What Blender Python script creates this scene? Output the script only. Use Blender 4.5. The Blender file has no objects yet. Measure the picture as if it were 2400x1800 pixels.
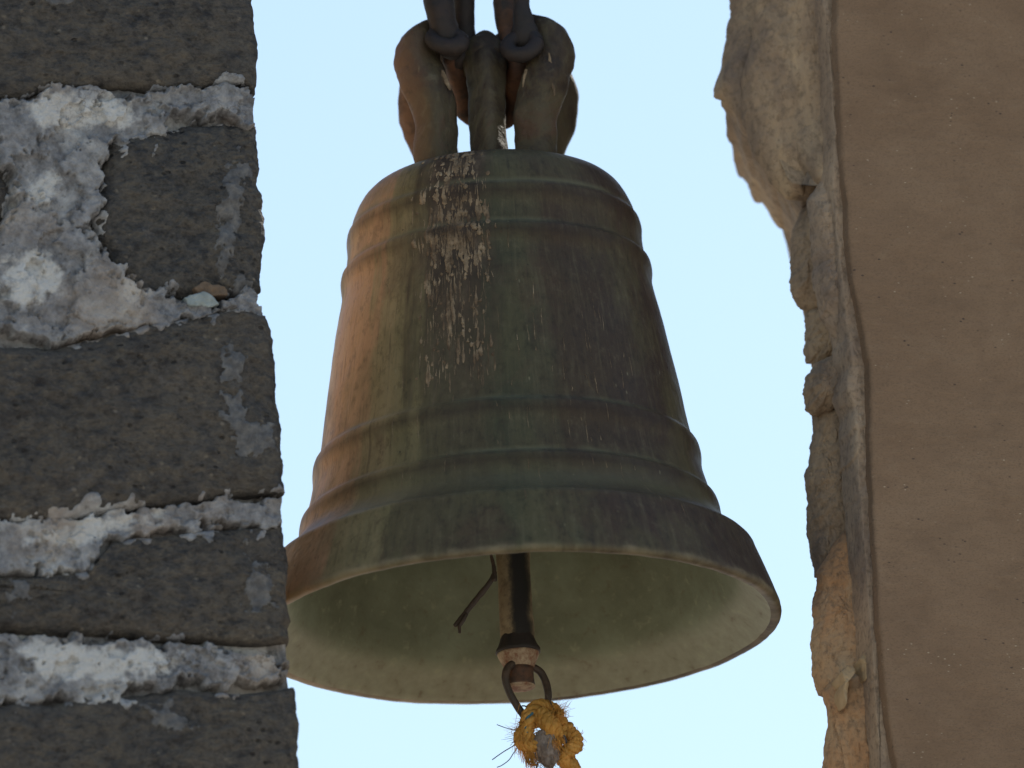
import bpy, math, random
import numpy as np
from mathutils import Vector, Matrix
from mathutils.bvhtree import BVHTree

random.seed(7)
rng = np.random.default_rng(11)
scene = bpy.context.scene
R_ = math.radians

# ------------------------------------------------------------------ camera
LIP_Z = 5.61                       # height of the bell mouth above the square
DIST = 14.0
PITCH, ROLL = R_(18.0), math.atan(0.055)
LENS = 36.0 * DIST / 1.3
FPX = 2400.0 * LENS / 36.0
KD = 1.3 / 2212.0                  # metres per unit used for the bell drawing
fwd = Vector((0, math.cos(PITCH), math.sin(PITCH)))
r0 = Vector((1, 0, 0)); u0 = Vector((0, -math.sin(PITCH), math.cos(PITCH)))
CR = r0 * math.cos(ROLL) - u0 * math.sin(ROLL)
CU = u0 * math.cos(ROLL) + r0 * math.sin(ROLL)
target = Vector((0.0125, 0, LIP_Z + 0.318))
CAM = target - fwd * DIST
cam_data = bpy.data.cameras.new('camera'); cam = bpy.data.objects.new('camera', cam_data)
scene.collection.objects.link(cam)
m3 = Matrix((CR, CU, -fwd)).transposed()
cam.matrix_world = Matrix.Translation(CAM) @ m3.to_4x4()
cam_data.lens = LENS; cam_data.sensor_width = 36.0
cam_data.clip_start = 0.1; cam_data.clip_end = 9000
cam_data.dof.use_dof = True; cam_data.dof.focus_distance = DIST - 0.12; cam_data.dof.aperture_fstop = 3.4
scene.camera = cam

# ------------------------------------------------------------------ sky, sun, exposure
SUN_EL, SUN_AZ = R_(42), R_(35)    # azimuth measured from +Y (straight ahead) towards +X (right)
world = bpy.data.worlds.new('World'); scene.world = world; world.use_nodes = True
wn = world.node_tree.nodes; wl = world.node_tree.links
bg = wn['Background']
sky = wn.new('ShaderNodeTexSky'); sky.sky_type = 'NISHITA'; sky.sun_disc = False
sky.sun_elevation = SUN_EL; sky.sun_rotation = SUN_AZ
sky.air_density = 1.4; sky.dust_density = 0.5; sky.ozone_density = 1.0; sky.altitude = 100
wl.new(sky.outputs[0], bg.inputs[0]); bg.inputs[1].default_value = 0.10
sd = bpy.data.lights.new('sun', 'SUN'); sd.energy = 4.8; sd.angle = R_(0.53); sd.color = (1.0, 0.94, 0.84)
sun = bpy.data.objects.new('sun', sd); scene.collection.objects.link(sun)
sdir = Vector((math.sin(SUN_AZ) * math.cos(SUN_EL), math.cos(SUN_AZ) * math.cos(SUN_EL), math.sin(SUN_EL)))
sun.rotation_euler = sdir.to_track_quat('Z', 'Y').to_euler()
scene.view_settings.view_transform = 'Standard'; scene.view_settings.look = 'None'
scene.view_settings.gamma = 1; scene.view_settings.use_curve_mapping = False
scene.view_settings.exposure = 0.66
scene.render.engine = 'CYCLES'
scene.cycles.max_bounces = 8; scene.cycles.diffuse_bounces = 5

# ------------------------------------------------------------------ numeric helpers
_perm = rng.permutation(256).astype(np.int64); _perm = np.concatenate([_perm, _perm, _perm])
_grad = rng.normal(size=(256, 3)); _grad /= np.linalg.norm(_grad, axis=1)[:, None]

def perlin(p):
    p = np.asarray(p, float); i = np.floor(p).astype(np.int64); f = p - i
    i &= 255; w = f * f * f * (f * (f * 6 - 15) + 10)
    out = 0
    for dx in (0, 1):
        wx = w[..., 0] if dx else 1 - w[..., 0]
        for dy in (0, 1):
            wy = w[..., 1] if dy else 1 - w[..., 1]
            for dz in (0, 1):
                wz = w[..., 2] if dz else 1 - w[..., 2]
                h = _perm[_perm[_perm[(i[..., 0] + dx) & 255] + ((i[..., 1] + dy) & 255)] + ((i[..., 2] + dz) & 255)]
                g = _grad[h & 255]
                d = g[..., 0] * (f[..., 0] - dx) + g[..., 1] * (f[..., 1] - dy) + g[..., 2] * (f[..., 2] - dz)
                out = out + wx * wy * wz * d
    return out

def fbm(p, octv=4, gain=0.5, lac=2.03, ridged=False):
    p = np.asarray(p, float); a = 1.0; s = 0; q = p.copy()
    for k in range(octv):
        n = perlin(q + 17.3 * k)
        s = s + a * ((0.35 - np.abs(n)) if ridged else n)
        a *= gain; q = q * lac
    return s

def smooth(x, a, b):
    t = np.clip((x - a) / (b - a), 0, 1); return t * t * (3 - 2 * t)

def spline(pts, n):
    """Catmull-Rom through pts (m,d) -> (n,d)"""
    P = np.asarray(pts, float); P = np.vstack([2 * P[0] - P[1], P, 2 * P[-1] - P[-2]])
    m = len(P) - 3; u = np.linspace(0, m - 1e-9, n); i = u.astype(int); t = (u - i)[:, None]
    a, b, c, d = P[i], P[i + 1], P[i + 2], P[i + 3]
    return 0.5 * (2 * b + (c - a) * t + (2 * a - 5 * b + 4 * c - d) * t ** 2 + (3 * b - a - 3 * c + d) * t ** 3)

def poly_sd(poly, q):
    """signed distance, positive inside; poly (m,2), q (n,2)"""
    a = poly; b = np.roll(poly, -1, 0); dmin = np.full(len(q), 1e9); ins = np.zeros(len(q), bool)
    for (ax, ay), (bx, by) in zip(a, b):
        ex, ey = bx - ax, by - ay; L = ex * ex + ey * ey + 1e-18
        wx, wy = q[:, 0] - ax, q[:, 1] - ay
        t = np.clip((wx * ex + wy * ey) / L, 0, 1)
        dmin = np.minimum(dmin, np.hypot(wx - ex * t, wy - ey * t))
        c = (ay > q[:, 1]) != (by > q[:, 1])
        ins ^= c & (q[:, 0] < ex * (q[:, 1] - ay) / (ey if abs(ey) > 1e-12 else 1e-12) + ax)
    return np.where(ins, dmin, -dmin)

# ------------------------------------------------------------------ object helpers
def link(o): scene.collection.objects.link(o); return o

def mesh_obj(name, verts, faces, mats, parent=None, smooth_=True, midx=None):
    me = bpy.data.meshes.new(name)
    me.from_pydata([tuple(v) for v in np.asarray(verts).tolist()], [], faces if isinstance(faces, list) else faces.tolist())
    for m in (mats if isinstance(mats, (list, tuple)) else [mats]): me.materials.append(m)
    if midx is not None: me.polygons.foreach_set('material_index', np.asarray(midx, np.int32))
    me.polygons.foreach_set('use_smooth', np.full(len(me.polygons), smooth_, bool)); me.update()
    o = link(bpy.data.objects.new(name, me))
    if parent: o.parent = parent
    return o

def thing(name, label, cat, loc=(0, 0, 0), rotz=0.0, group=None):
    o = link(bpy.data.objects.new(name, None)); o.empty_display_size = 0.05
    o.location = loc; o.rotation_euler = (0, 0, rotz); o['label'] = label; o['category'] = cat
    if group: o['group'] = group
    return o

def grid_faces(nu, nv, wrap_v=False):
    """verts index = i*nv + j"""
    i = np.arange(nu - 1)[:, None]; j = np.arange(nv if wrap_v else nv - 1)[None, :]; j2 = (j + 1) % nv
    return np.stack([i * nv + j, i * nv + j2, (i + 1) * nv + j2, (i + 1) * nv + j], -1).reshape(-1, 4)

def tube(pts, rad, n=40, seg=16, flat=1.0, flat_dir=None, rough=0.0, rscale=60.0, cap=True, seed=0.0, sq=0.0):
    """swept tube with rounded ends; rad scalar/list; flat squeezes across flat_dir"""
    P = spline(pts, n); rr = np.asarray(rad, float)
    rr = np.full(n, float(rr)) if rr.ndim == 0 else np.interp(np.linspace(0, 1, n), np.linspace(0, 1, len(rr)), rr)
    T = np.gradient(P, axis=0); T /= np.linalg.norm(T, axis=1)[:, None] + 1e-12
    ref = np.array(flat_dir if flat_dir is not None else (0.13, 0.97, 0.21), float)
    if abs(np.dot(ref, T[0])) > 0.95 * np.linalg.norm(ref): ref = np.array((1.0, 0.1, 0.2))
    V = []
    N = ref - T[0] * np.dot(ref, T[0]); N /= np.linalg.norm(N)
    ang = np.linspace(0, 2 * np.pi, seg, endpoint=False)
    sf = np.ones(seg) if not sq else (np.abs(np.cos(ang + .5)) ** sq + np.abs(np.sin(ang + .5)) ** sq) ** (-1 / sq)
    if cap:
        P = np.vstack([P[0] - T[0] * rr[0] * .55, P[0] - T[0] * rr[0] * .35, P, P[-1] + T[-1] * rr[-1] * .35, P[-1] + T[-1] * rr[-1] * .55])
        rr = np.concatenate([[rr[0] * .05, rr[0] * .75], rr, [rr[-1] * .75, rr[-1] * .05]]); T = np.vstack([T[0], T[0], T, T[-1], T[-1]])
    for k in range(len(P)):
        N = N - T[k] * np.dot(N, T[k]); N /= np.linalg.norm(N) + 1e-12
        B = np.cross(T[k], N)
        V.append(P[k] + rr[k] * sf[:, None] * (np.cos(ang)[:, None] * N * flat + np.sin(ang)[:, None] * B))
    V = np.array(V)
    if rough:
        C = P[:, None, :]; D = V - C
        V = C + D * (1 + rough * fbm(V * rscale + seed, 3))[..., None]
    return V.reshape(-1, 3), grid_faces(len(P), seg, True)

def join(parts):
    V, F, o = [], [], 0
    for v, f in parts: V.append(v); F.append(np.asarray(f) + o); o += len(v)
    return np.vstack(V), np.vstack(F)

# ------------------------------------------------------------------ material helpers
class NT:
    def __init__(s, name, rough=0.8, spec=0.3, metal=0.0):
        s.m = bpy.data.materials.new(name); s.m.use_nodes = True
        s.n = s.m.node_tree.nodes; s.l = s.m.node_tree.links
        s.b = s.n['Principled BSDF']; s.b.inputs['Roughness'].default_value = rough
        s.b.inputs['Specular IOR Level'].default_value = spec; s.b.inputs['Metallic'].default_value = metal
        s.tc = s.n.new('ShaderNodeTexCoord'); s.obj = s.tc.outputs['Object']
    def set(s, sock, v):
        if isinstance(v, bpy.types.NodeSocket): s.l.new(v, sock)
        elif isinstance(v, (tuple, list)) and len(v) == 3 and sock.type == 'RGBA': sock.default_value = (*v, 1)
        else: sock.default_value = v
    def map(s, scale=(1, 1, 1), loc=(0, 0, 0), src=None, rot=(0, 0, 0)):
        n = s.n.new('ShaderNodeMapping'); s.l.new(src or s.obj, n.inputs[0])
        n.inputs['Scale'].default_value = scale; n.inputs['Location'].default_value = loc; n.inputs['Rotation'].default_value = rot
        return n.outputs[0]
    def noise(s, scale, detail=5, rough=0.55, vec=None, dist=0.0, col=False):
        n = s.n.new('ShaderNodeTexNoise'); s.l.new(vec or s.obj, n.inputs['Vector'])
        n.inputs['Scale'].default_value = scale; n.inputs['Detail'].default_value = detail
        n.inputs['Roughness'].default_value = rough; n.inputs['Distortion'].default_value = dist
        return n.outputs['Color' if col else 'Fac']
    def voro(s, scale, vec=None, feature='F1', rand=1.0, out='Distance'):
        n = s.n.new('ShaderNodeTexVoronoi'); n.feature = feature; s.l.new(vec or s.obj, n.inputs['Vector'])
        n.inputs['Scale'].default_value = scale; n.inputs['Randomness'].default_value = rand
        return n.outputs[out]
    def ramp(s, fac, stops, interp='LINEAR'):
        n = s.n.new('ShaderNodeValToRGB'); s.l.new(fac, n.inputs[0]); e = n.color_ramp.elements; n.color_ramp.interpolation = interp
        while len(e) > 1: e.remove(e[-1])
        for k, (p, c) in enumerate(stops):
            el = e[0] if k == 0 else e.new(p)
            el.position = p; el.color = (c, c, c, 1) if isinstance(c, (int, float)) else (*c, 1)
        return n.outputs[0]
    def mix(s, fac, a, b, mode='MIX'):
        n = s.n.new('ShaderNodeMix'); n.data_type = 'RGBA'; n.blend_type = mode
        s.set(n.inputs[0], fac); s.set(n.inputs[6], a); s.set(n.inputs[7], b); return n.outputs[2]
    def math(s, op, a, b=0.0, c=0.0, clamp=False):
        n = s.n.new('ShaderNodeMath'); n.operation = op; n.use_clamp = clamp
        for i, v in enumerate((a, b, c)): s.set(n.inputs[i], v)
        return n.outputs[0]
    def sep(s, vec=None):
        n = s.n.new('ShaderNodeSeparateXYZ'); s.l.new(vec or s.obj, n.inputs[0]); return n.outputs
    def bump(s, h, strength=0.5, dist=0.002, prev=None):
        n = s.n.new('ShaderNodeBump'); n.inputs['Strength'].default_value = strength; n.inputs['Distance'].default_value = dist
        s.l.new(h, n.inputs['Height'])
        if prev: s.l.new(prev, n.inputs['Normal'])
        s.l.new(n.outputs[0], s.b.inputs['Normal']); return n.outputs[0]
    def color(s, c): s.set(s.b.inputs['Base Color'], c)
    def roughness(s, c): s.set(s.b.inputs['Roughness'], c)

def mat_stone():
    t = NT('dark weathered volcanic stone', 0.93, 0.2)
    oi = t.n.new('ShaderNodeObjectInfo')
    big = t.noise(7, 4, .6); mid = t.noise(38, 5, .62, t.map((1, 1, 1.7))); fine = t.noise(170, 4, .65, t.map((1, 1, 1.6)))
    c = t.ramp(big, [(0.3, (.050, .053, .059)), (0.5, (.069, .068, .069)), (0.68, (.098, .089, .079))])
    c = t.mix(t.ramp(mid, [(0.40, 0.0), (0.62, 1.0)]), c, t.mix(0.5, c, (.15, .13, .105)))
    c = t.mix(t.ramp(mid, [(0.28, 1.0), (0.42, 0.0)]), c, (.028, .029, .033))
    sp = t.voro(62, t.map((1, 1, 1.25)))                                  # small pale inclusions
    spm = t.math('MULTIPLY', t.ramp(sp, [(0.10, 1.0), (0.24, 0.0)]), t.ramp(t.noise(21, 2), [(0.5, 0.0), (0.62, 1.0)]))
    c = t.mix(t.math('MULTIPLY', spm, 0.65), c, (.27, .235, .19))
    li = t.ramp(t.noise(15, 6, .7, t.map(loc=(3, 1, 7))), [(0.60, 0.0), (0.68, 1.0)])
    c = t.mix(t.math('MULTIPLY', li, 0.35), c, (.17, .17, .18))
    c = t.mix(t.math('MULTIPLY', t.ramp(fine, [(0.35, 1.0), (0.55, 0.0)]), .45), c, (.03, .03, .03))
    mo = t.noise(75, 5, .7, t.map((1, 1, 1.5), rot=(0, .35, 0)))
    c = t.mix(t.ramp(mo, [(.34, .7), (.47, 0.)]), c, (.026, .026, .029))
    c = t.mix(t.ramp(mo, [(.54, 0.), (.68, .6)]), c, (.150, .132, .108))
    pit = t.math('MULTIPLY', t.ramp(t.voro(48, t.map((1, 1, 1.6), (2, 2, 2), rot=(0, .3, 0))), [(.10, 1.), (.22, 0.)]), t.ramp(t.noise(12, 3, vec=t.map(loc=(5, 5, 5))), [(.46, 0.), (.58, 1.)]))
    c = t.mix(t.math('MULTIPLY', pit, .8), c, (.018, .018, .02))
    c = t.mix(t.math('MULTIPLY', oi.outputs['Random'], .22), c, t.mix(.5, c, (.12, .085, .055)))
    t.color(c)
    pb = t.bump(t.math('SUBTRACT', 1.0, pit), .8, .005)
    b = t.bump(mid, 1.0, 0.009, pb); t.bump(fine, 0.9, 0.004, b)
    return t.m

def mat_reveal():
    t = NT('warm dressed sandstone', 0.9, 0.25)
    n = t.noise(11, 6, .6)
    t.color(t.ramp(n, [(0.3, (.52, .36, .20)), (0.55, (.62, .46, .29)), (0.75, (.64, .52, .36))]))
    t.bump(t.noise(90, 5), .6, .003); return t.m

def mat_mortar():
    t = NT('flaking lime mortar', 0.95, 0.15)
    a = t.noise(8.5, 6, .62, dist=.5); f = t.noise(75, 6, .68); g = t.noise(260, 3, .6)
    la = t.n.new('ShaderNodeAttribute'); la.attribute_name = 'lime'
    lf = t.math('MULTIPLY', la.outputs['Fac'], t.ramp(t.noise(60, 5, .7), [(.30, .2), (.45, 1.)]))
    w = t.math('MAXIMUM', t.math('MULTIPLY', t.ramp(a, [(0.50, 0.0), (0.66, 1.0)]), .7), lf)
    c = t.mix(w, t.ramp(f, [(.3, (.10, .10, .105)), (.5, (.21, .212, .225)), (.7, (.33, .332, .345))]),
              t.ramp(f, [(.28, (.33, .315, .30)), (.42, (.50, .50, .495)), (.7, (.58, .585, .59))]))
    cv = t.mix(.10, t.obj, t.noise(24, 4, .6, col=True))
    crack = t.voro(11, t.map((1, 1, 1.3), src=cv), 'DISTANCE_TO_EDGE')
    c = t.mix(t.math('MULTIPLY', t.ramp(crack, [(0.0, 1.0), (0.022, 0.0)]), t.ramp(t.noise(6, 2), [(.50, 0.), (.60, .6)])), c, (.09, .085, .085))
    pit = t.ramp(t.noise(52, 5, .7, t.map(loc=(5, 2, 1))), [(0.30, 1.0), (0.40, 0.0)])
    c = t.mix(t.math('MULTIPLY', pit, .75), c, (.07, .065, .06))
    warm = t.ramp(t.noise(5, 3, vec=t.map(loc=(9, 4, 2))), [(.52, 0.), (.66, .45)])
    c = t.mix(warm, c, (.34, .26, .19))
    t.color(c); b = t.bump(f, 1.0, .006); t.bump(g, .7, .002, b); return t.m

def mat_cement():
    t = NT('grey cement smear', 0.95, 0.15)
    f = t.noise(85, 6, .66)
    c = t.ramp(f, [(.3, (.07, .07, .072)), (.5, (.115, .115, .12)), (.72, (.19, .185, .178))])
    t.color(c); t.bump(f, .9, .004); return t.m

def mat_plaster():
    t = NT('brown lime plaster', 0.92, 0.2)
    big = t.noise(3.6, 5, .62, dist=.6); mid = t.noise(11, 6, .66, t.map((1, 1, 1.5)), dist=.4)
    st = t.noise(30, 6, .66, t.map((1, 1, 3.4), rot=(0, .14, 0))); fine = t.noise(300, 3, .65, t.map((1, 1, 1.7)))
    c = t.ramp(big, [(0.32, (.180, .116, .073)), (0.5, (.210, .138, .088)), (0.68, (.232, .156, .101))])
    c = t.mix(t.ramp(mid, [(.34, .28), (.52, 0.)]), c, (.130, .085, .056))
    c = t.mix(t.ramp(mid, [(.56, 0.), (.72, .25)]), c, (.275, .20, .135))
    c = t.mix(t.ramp(st, [(.32, .2), (.50, 0.)]), c, (.115, .078, .052))
    c = t.mix(t.ramp(st, [(.56, 0.), (.70, .2)]), c, (.29, .215, .145))
    c = t.mix(t.ramp(fine, [(.36, .4), (.5, 0.)]), c, (.10, .07, .047))
    dk = t.math('MULTIPLY', t.ramp(t.voro(64, t.map((1, 1, 1.8))), [(.08, 1.), (.16, 0.)]), t.ramp(t.noise(23, 2), [(.50, 0.), (.6, .9)]))
    c = t.mix(dk, c, (.055, .04, .035))
    lt = t.math('MULTIPLY', t.ramp(t.voro(76, t.map((1, 1, 2.2), (4, 4, 4), rot=(0, .2, 0))), [(.07, 1.), (.14, 0.)]), t.ramp(t.noise(19, 2, vec=t.map(loc=(2, 8, 3))), [(.52, 0.), (.62, .85)]))
    c = t.mix(lt, c, (.44, .36, .26))
    t.color(c); b = t.bump(st, .28, .005); b = t.bump(mid, .22, .008, b); t.bump(fine, .5, .0016, b); return t.m

def mat_rubble(name, dark, mid, light, s=16):
    t = NT(name, 0.92, 0.2)
    a = t.noise(s, 6, .62, t.map((1, 1, .55)), dist=.6); f = t.noise(120, 5, .65)
    c = t.ramp(a, [(.30, dark), (.48, mid), (.66, light)])
    soot = t.ramp(t.noise(9, 5, .6, t.map((1.4, 1, .7), (3, 3, 3))), [(.52, 0.), (.66, .5)])
    c = t.mix(soot, c, (.085, .070, .068))
    c = t.mix(t.ramp(f, [(.34, .5), (.52, 0.)]), c, (.10, .075, .055))
    t.color(c); b = t.bump(f, .8, .003); t.bump(t.noise(45, 5, .6, t.map((1, 1, .5))), .7, .007, b); return t.m

BANDS_Z = [840 / .951 * KD, 749 / .951 * KD, 345 / .951 * KD, 224 / .951 * KD]

def bronze_base(t):
    x, y, z = t.sep()
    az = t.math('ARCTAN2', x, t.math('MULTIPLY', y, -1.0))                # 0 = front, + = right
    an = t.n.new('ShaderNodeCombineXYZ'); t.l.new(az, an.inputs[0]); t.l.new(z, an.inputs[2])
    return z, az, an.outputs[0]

def mat_bronze():
    t = NT('patinated bronze', 0.5, 0.17, 0.0)
    z, az, A = bronze_base(t)
    streak = t.noise(4.5, 5, .6, t.map((2.2, 1, 1.0), src=A)); fst = t.noise(13, 6, .66, t.map((2.6, 1, 1.1), src=A), dist=.4)
    warp = t.math('MULTIPLY', t.math('SUBTRACT', streak, .5), .16)
    warp2 = t.math('MULTIPLY', t.math('SUBTRACT', t.noise(9, 5), .5), .07)
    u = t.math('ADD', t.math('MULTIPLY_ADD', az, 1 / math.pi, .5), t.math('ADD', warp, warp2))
    c = t.ramp(u, [(0.0, (.32, .27, .215)), (.09, (.33, .245, .170)), (.14, (.31, .200, .125)), (.235, (.27, .163, .096)), (.262, (.20, .158, .088)),  # palest left-edge stop paints in the sky sheen and brighter light there
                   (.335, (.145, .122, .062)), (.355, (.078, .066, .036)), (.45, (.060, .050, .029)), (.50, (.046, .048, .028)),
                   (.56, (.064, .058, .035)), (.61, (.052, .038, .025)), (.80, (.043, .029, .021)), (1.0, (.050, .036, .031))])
    blot = t.noise(5.5, 6, .68, t.map((1, 1, .7), (4, 1, 2)), dist=.5)
    c = t.mix(t.ramp(blot, [(.46, 0.), (.60, .6)]), c, (.088, .078, .040))
    c = t.mix(t.ramp(t.noise(7, 6, .7, t.map((1, 1, .75), (1, 8, 2)), dist=.7), [(.52, 0.), (.66, .55)]), c, (.060, .036, .026))
    c = t.mix(t.ramp(fst, [(.52, 0.), (.72, .42)]), c, (.115, .102, .062))
    c = t.mix(t.ramp(fst, [(.30, .55), (.46, 0.)]), c, (.034, .027, .021))
    gr = t.noise(85, 6, .72, t.map((1, 1, .7)))
    c = t.mix(t.ramp(gr, [(.36, .55), (.48, 0.)]), c, t.mix(.6, c, (.012, .010, .008)))
    c = t.mix(t.ramp(gr, [(.56, 0.), (.68, .4)]), c, t.mix(.4, c, (.20, .175, .11)))
    colm = t.math('MULTIPLY', t.ramp(t.math('ABSOLUTE', t.math('SUBTRACT', u, .415)), [(.050, 1.), (.105, 0.)]), t.ramp(t.math('ADD', z, t.math('MULTIPLY', t.math('SUBTRACT', fst, .5), .35)), [(.22, 0.), (.42, .9)]))
    c = t.mix(colm, c, t.ramp(t.noise(40, 5, .7, t.map((1, 1, .35))), [(.35, (.028, .020, .015)), (.55, (.062, .043, .030)), (.70, (.13, .095, .065))]))
    # dust and verdigris caught on the mouldings
    zz = t.math('ADD', z, t.math('MULTIPLY', t.math('SUBTRACT', t.noise(14, 4), .5), .010))
    led = None
    for b in BANDS_Z:
        d = t.math('ABSOLUTE', t.math('SUBTRACT', zz, b + .012))
        m = t.math('SUBTRACT', 1.0, t.math('DIVIDE', d, .006), clamp=True)
        led = m if led is None else t.math('MAXIMUM', led, m)
    c = t.mix(t.math('MULTIPLY', led, t.ramp(t.noise(9, 4, .65, t.map(loc=(2, 5, 5))), [(.42, 0.), (.64, .7)])), c, (.115, .110, .066))
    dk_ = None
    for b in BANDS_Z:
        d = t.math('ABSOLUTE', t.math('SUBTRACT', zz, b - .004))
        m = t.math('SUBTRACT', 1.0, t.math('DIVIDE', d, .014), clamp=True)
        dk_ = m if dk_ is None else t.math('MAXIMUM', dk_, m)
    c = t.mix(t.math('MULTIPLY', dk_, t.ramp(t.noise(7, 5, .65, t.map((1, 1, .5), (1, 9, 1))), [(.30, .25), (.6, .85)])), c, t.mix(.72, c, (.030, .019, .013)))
    zg = t.math('MULTIPLY', t.ramp(t.math('ABSOLUTE', t.math('SUBTRACT', zz, .106)), [(0.0, 1.0), (.030, 0.0)]), t.ramp(t.noise(7, 4), [(.35, .25), (.6, .8)]))
    c = t.mix(zg, c, t.mix(t.math('GREATER_THAN', u, .27), c, (.098, .088, .050)))
    fl = t.math('MULTIPLY', t.ramp(t.voro(75, t.map((1, 1, .45))), [(.05, 1.), (.12, 0.)]), t.ramp(t.noise(18, 3), [(.54, 0.), (.62, .6)]))
    c = t.mix(fl, c, (.19, .17, .11))
    dk = t.math('MULTIPLY', t.ramp(t.voro(60, t.map(loc=(3, 3, 3))), [(.05, 1.), (.10, 0.)]), t.ramp(t.noise(15, 3, vec=t.map(loc=(7, 0, 0))), [(.55, 0.), (.62, .8)]))
    c = t.mix(dk, c, (.02, .018, .015))
    edge = t.ramp(t.math('ADD', z, t.math('MULTIPLY', t.math('SUBTRACT', t.noise(30, 4), .5), .010)), [(-0.0, 1.0), (.005, 0.0)])
    c = t.mix(t.math('MULTIPLY', edge, t.ramp(t.noise(24, 4), [(.4, .1), (.65, .7)])), c, (.20, .165, .105))
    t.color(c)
    t.roughness(t.ramp(t.noise(11, 4), [(.3, .42), (.7, .62)]))
    b = t.bump(t.noise(22, 6, .62), .45, .005); t.bump(t.noise(150, 4, .6, t.map((1, 1, .6))), .4, .0014, b); return t.m

def mat_crown():
    t = NT('dark crown bronze', 0.6, 0.2)
    z, az, A = bronze_base(t)
    n = t.noise(9, 6, .66, t.map((1, 1, .6)), dist=.5); f = t.noise(34, 5, .65)
    c = t.ramp(n, [(.36, (.018, .014, .012)), (.46, (.046, .033, .023)), (.55, (.074, .060, .036)), (.64, (.080, .048, .032)), (.74, (.14, .115, .075))])
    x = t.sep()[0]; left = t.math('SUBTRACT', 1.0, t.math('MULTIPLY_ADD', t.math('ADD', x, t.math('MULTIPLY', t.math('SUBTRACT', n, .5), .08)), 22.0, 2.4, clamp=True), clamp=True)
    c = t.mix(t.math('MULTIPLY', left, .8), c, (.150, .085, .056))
    c = t.mix(t.ramp(f, [(.58, 0.), (.70, .35)]), c, (.15, .13, .085))
    c = t.mix(t.ramp(f, [(.30, .6), (.44, 0.)]), c, (.018, .016, .015))
    t.color(c); b = t.bump(n, .8, .012); t.bump(f, .8, .004, b); return t.m

def mat_bell_inside():
    t = NT('verdigris inside the bell', 0.62, 0.3)
    n = t.noise(9, 6, .65); f = t.noise(60, 5, .65)
    c = t.ramp(n, [(.3, (.115, .125, .080)), (.5, (.165, .188, .125)), (.68, (.215, .25, .175))])
    z = t.sep()[2]
    lip = t.ramp(t.math('ADD', z, t.math('MULTIPLY', n, .02)), [(.032, 1.), (.052, 0.)])
    c = t.mix(t.math('MULTIPLY', lip, .85), c, t.ramp(f, [(.3, (.215, .215, .155)), (.6, (.27, .285, .215))]))
    c = t.mix(t.ramp(f, [(.58, 0.), (.72, .6)]), c, (.30, .32, .21))
    c = t.mix(t.ramp(f, [(.28, .5), (.40, 0.)]), c, (.12, .085, .05))
    t.color(c); t.bump(f, .5, .002); return t.m

def mat_iron(name, dark=(.014, .012, .012), rust=(.034, .019, .014), amt=.3, rough=.7):
    t = NT(name, rough, 0.4)
    n = t.noise(24, 6, .65); f = t.noise(120, 4)
    c = t.ramp(n, [(.35, dark), (.40 + .25 * (1 - amt), tuple(.6 * a + .4 * b for a, b in zip(dark, rust))), (.85 - .1 * amt, rust)])
    c = t.mix(t.ramp(f, [(.35, .5), (.5, 0.)]), c, tuple(.6 * v for v in dark))
    t.color(c); b = t.bump(n, .5, .003); t.bump(f, .5, .001, b); return t.m

def mat_shaft():
    t = NT('worn clapper iron with grease', 0.6, 0.4)
    x, y, z = t.sep(); n = t.noise(30, 5, .65)
    c = t.ramp(n, [(.3, (.12, .090, .052)), (.5, (.20, .155, .092)), (.7, (.26, .21, .13))])
    rust = t.ramp(t.noise(46, 4, .6), [(.62, 0.), (.70, .8)])
    c = t.mix(rust, c, (.10, .04, .022))
    c = t.mix(t.ramp(t.noise(95, 5, .7), [(.36, .6), (.5, 0.)]), c, (.075, .055, .035))
    w = t.math('MULTIPLY', t.math('SUBTRACT', t.noise(38, 6, .7, t.map((1, 1, .8))), .5), .022)
    gx = t.math('ABSOLUTE', t.math('SUBTRACT', t.math('ADD', x, w), .0085))
    gm = t.math('MULTIPLY', t.ramp(gx, [(.0112, 1.), (.0135, 0.)]), t.math('LESS_THAN', y, .012))
    c = t.mix(gm, c, (.012, .011, .011))
    t.color(c); t.roughness(t.math('MULTIPLY_ADD', gm, -.15, .65)); t.bump(n, .4, .002); return t.m

def mat_paint_rust():
    t = NT('chipped pale paint over rust', 0.75, 0.3)
    n = t.noise(48, 6, .72)
    c = t.ramp(n, [(.34, (.36, .29, .20)), (.48, (.25, .185, .125)), (.58, (.16, .075, .045)), (.75, (.12, .045, .025))])
    t.color(c); t.bump(n, .5, .002); return t.m

def mat_fibre(name, a, b, trans=.35):
    t = NT(name, 0.8, 0.2)
    n = t.noise(300, 3, .6, t.map((1, 1, .35))); big = t.noise(50, 3)
    c = t.ramp(n, [(.3, a), (.7, b)]); c = t.mix(t.ramp(big, [(.35, .45), (.55, 0.)]), c, tuple(.4 * v for v in a))
    t.color(c); t.bump(n, .8, .0012)
    tr = t.n.new('ShaderNodeBsdfTranslucent'); t.l.new(c, tr.inputs[0])
    mx = t.n.new('ShaderNodeMixShader'); mx.inputs[0].default_value = trans
    t.l.new(t.b.outputs[0], mx.inputs[1]); t.l.new(tr.outputs[0], mx.inputs[2]); t.l.new(mx.outputs[0], t.n['Material Output'].inputs[0])
    return t.m

def mat_droppings():
    t = NT('dried bird droppings', .95, .15); n = t.noise(34, 5, .65); f = t.noise(210, 4, .65)
    c = t.ramp(n, [(.34, (.075, .053, .036)), (.46, (.15, .108, .070)), (.60, (.27, .205, .135)), (.72, (.38, .31, .215))])
    c = t.mix(t.ramp(f, [(.34, .6), (.5, 0.)]), c, (.07, .05, .034)); t.color(c); t.bump(f, .8, .0015); return t.m

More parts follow.
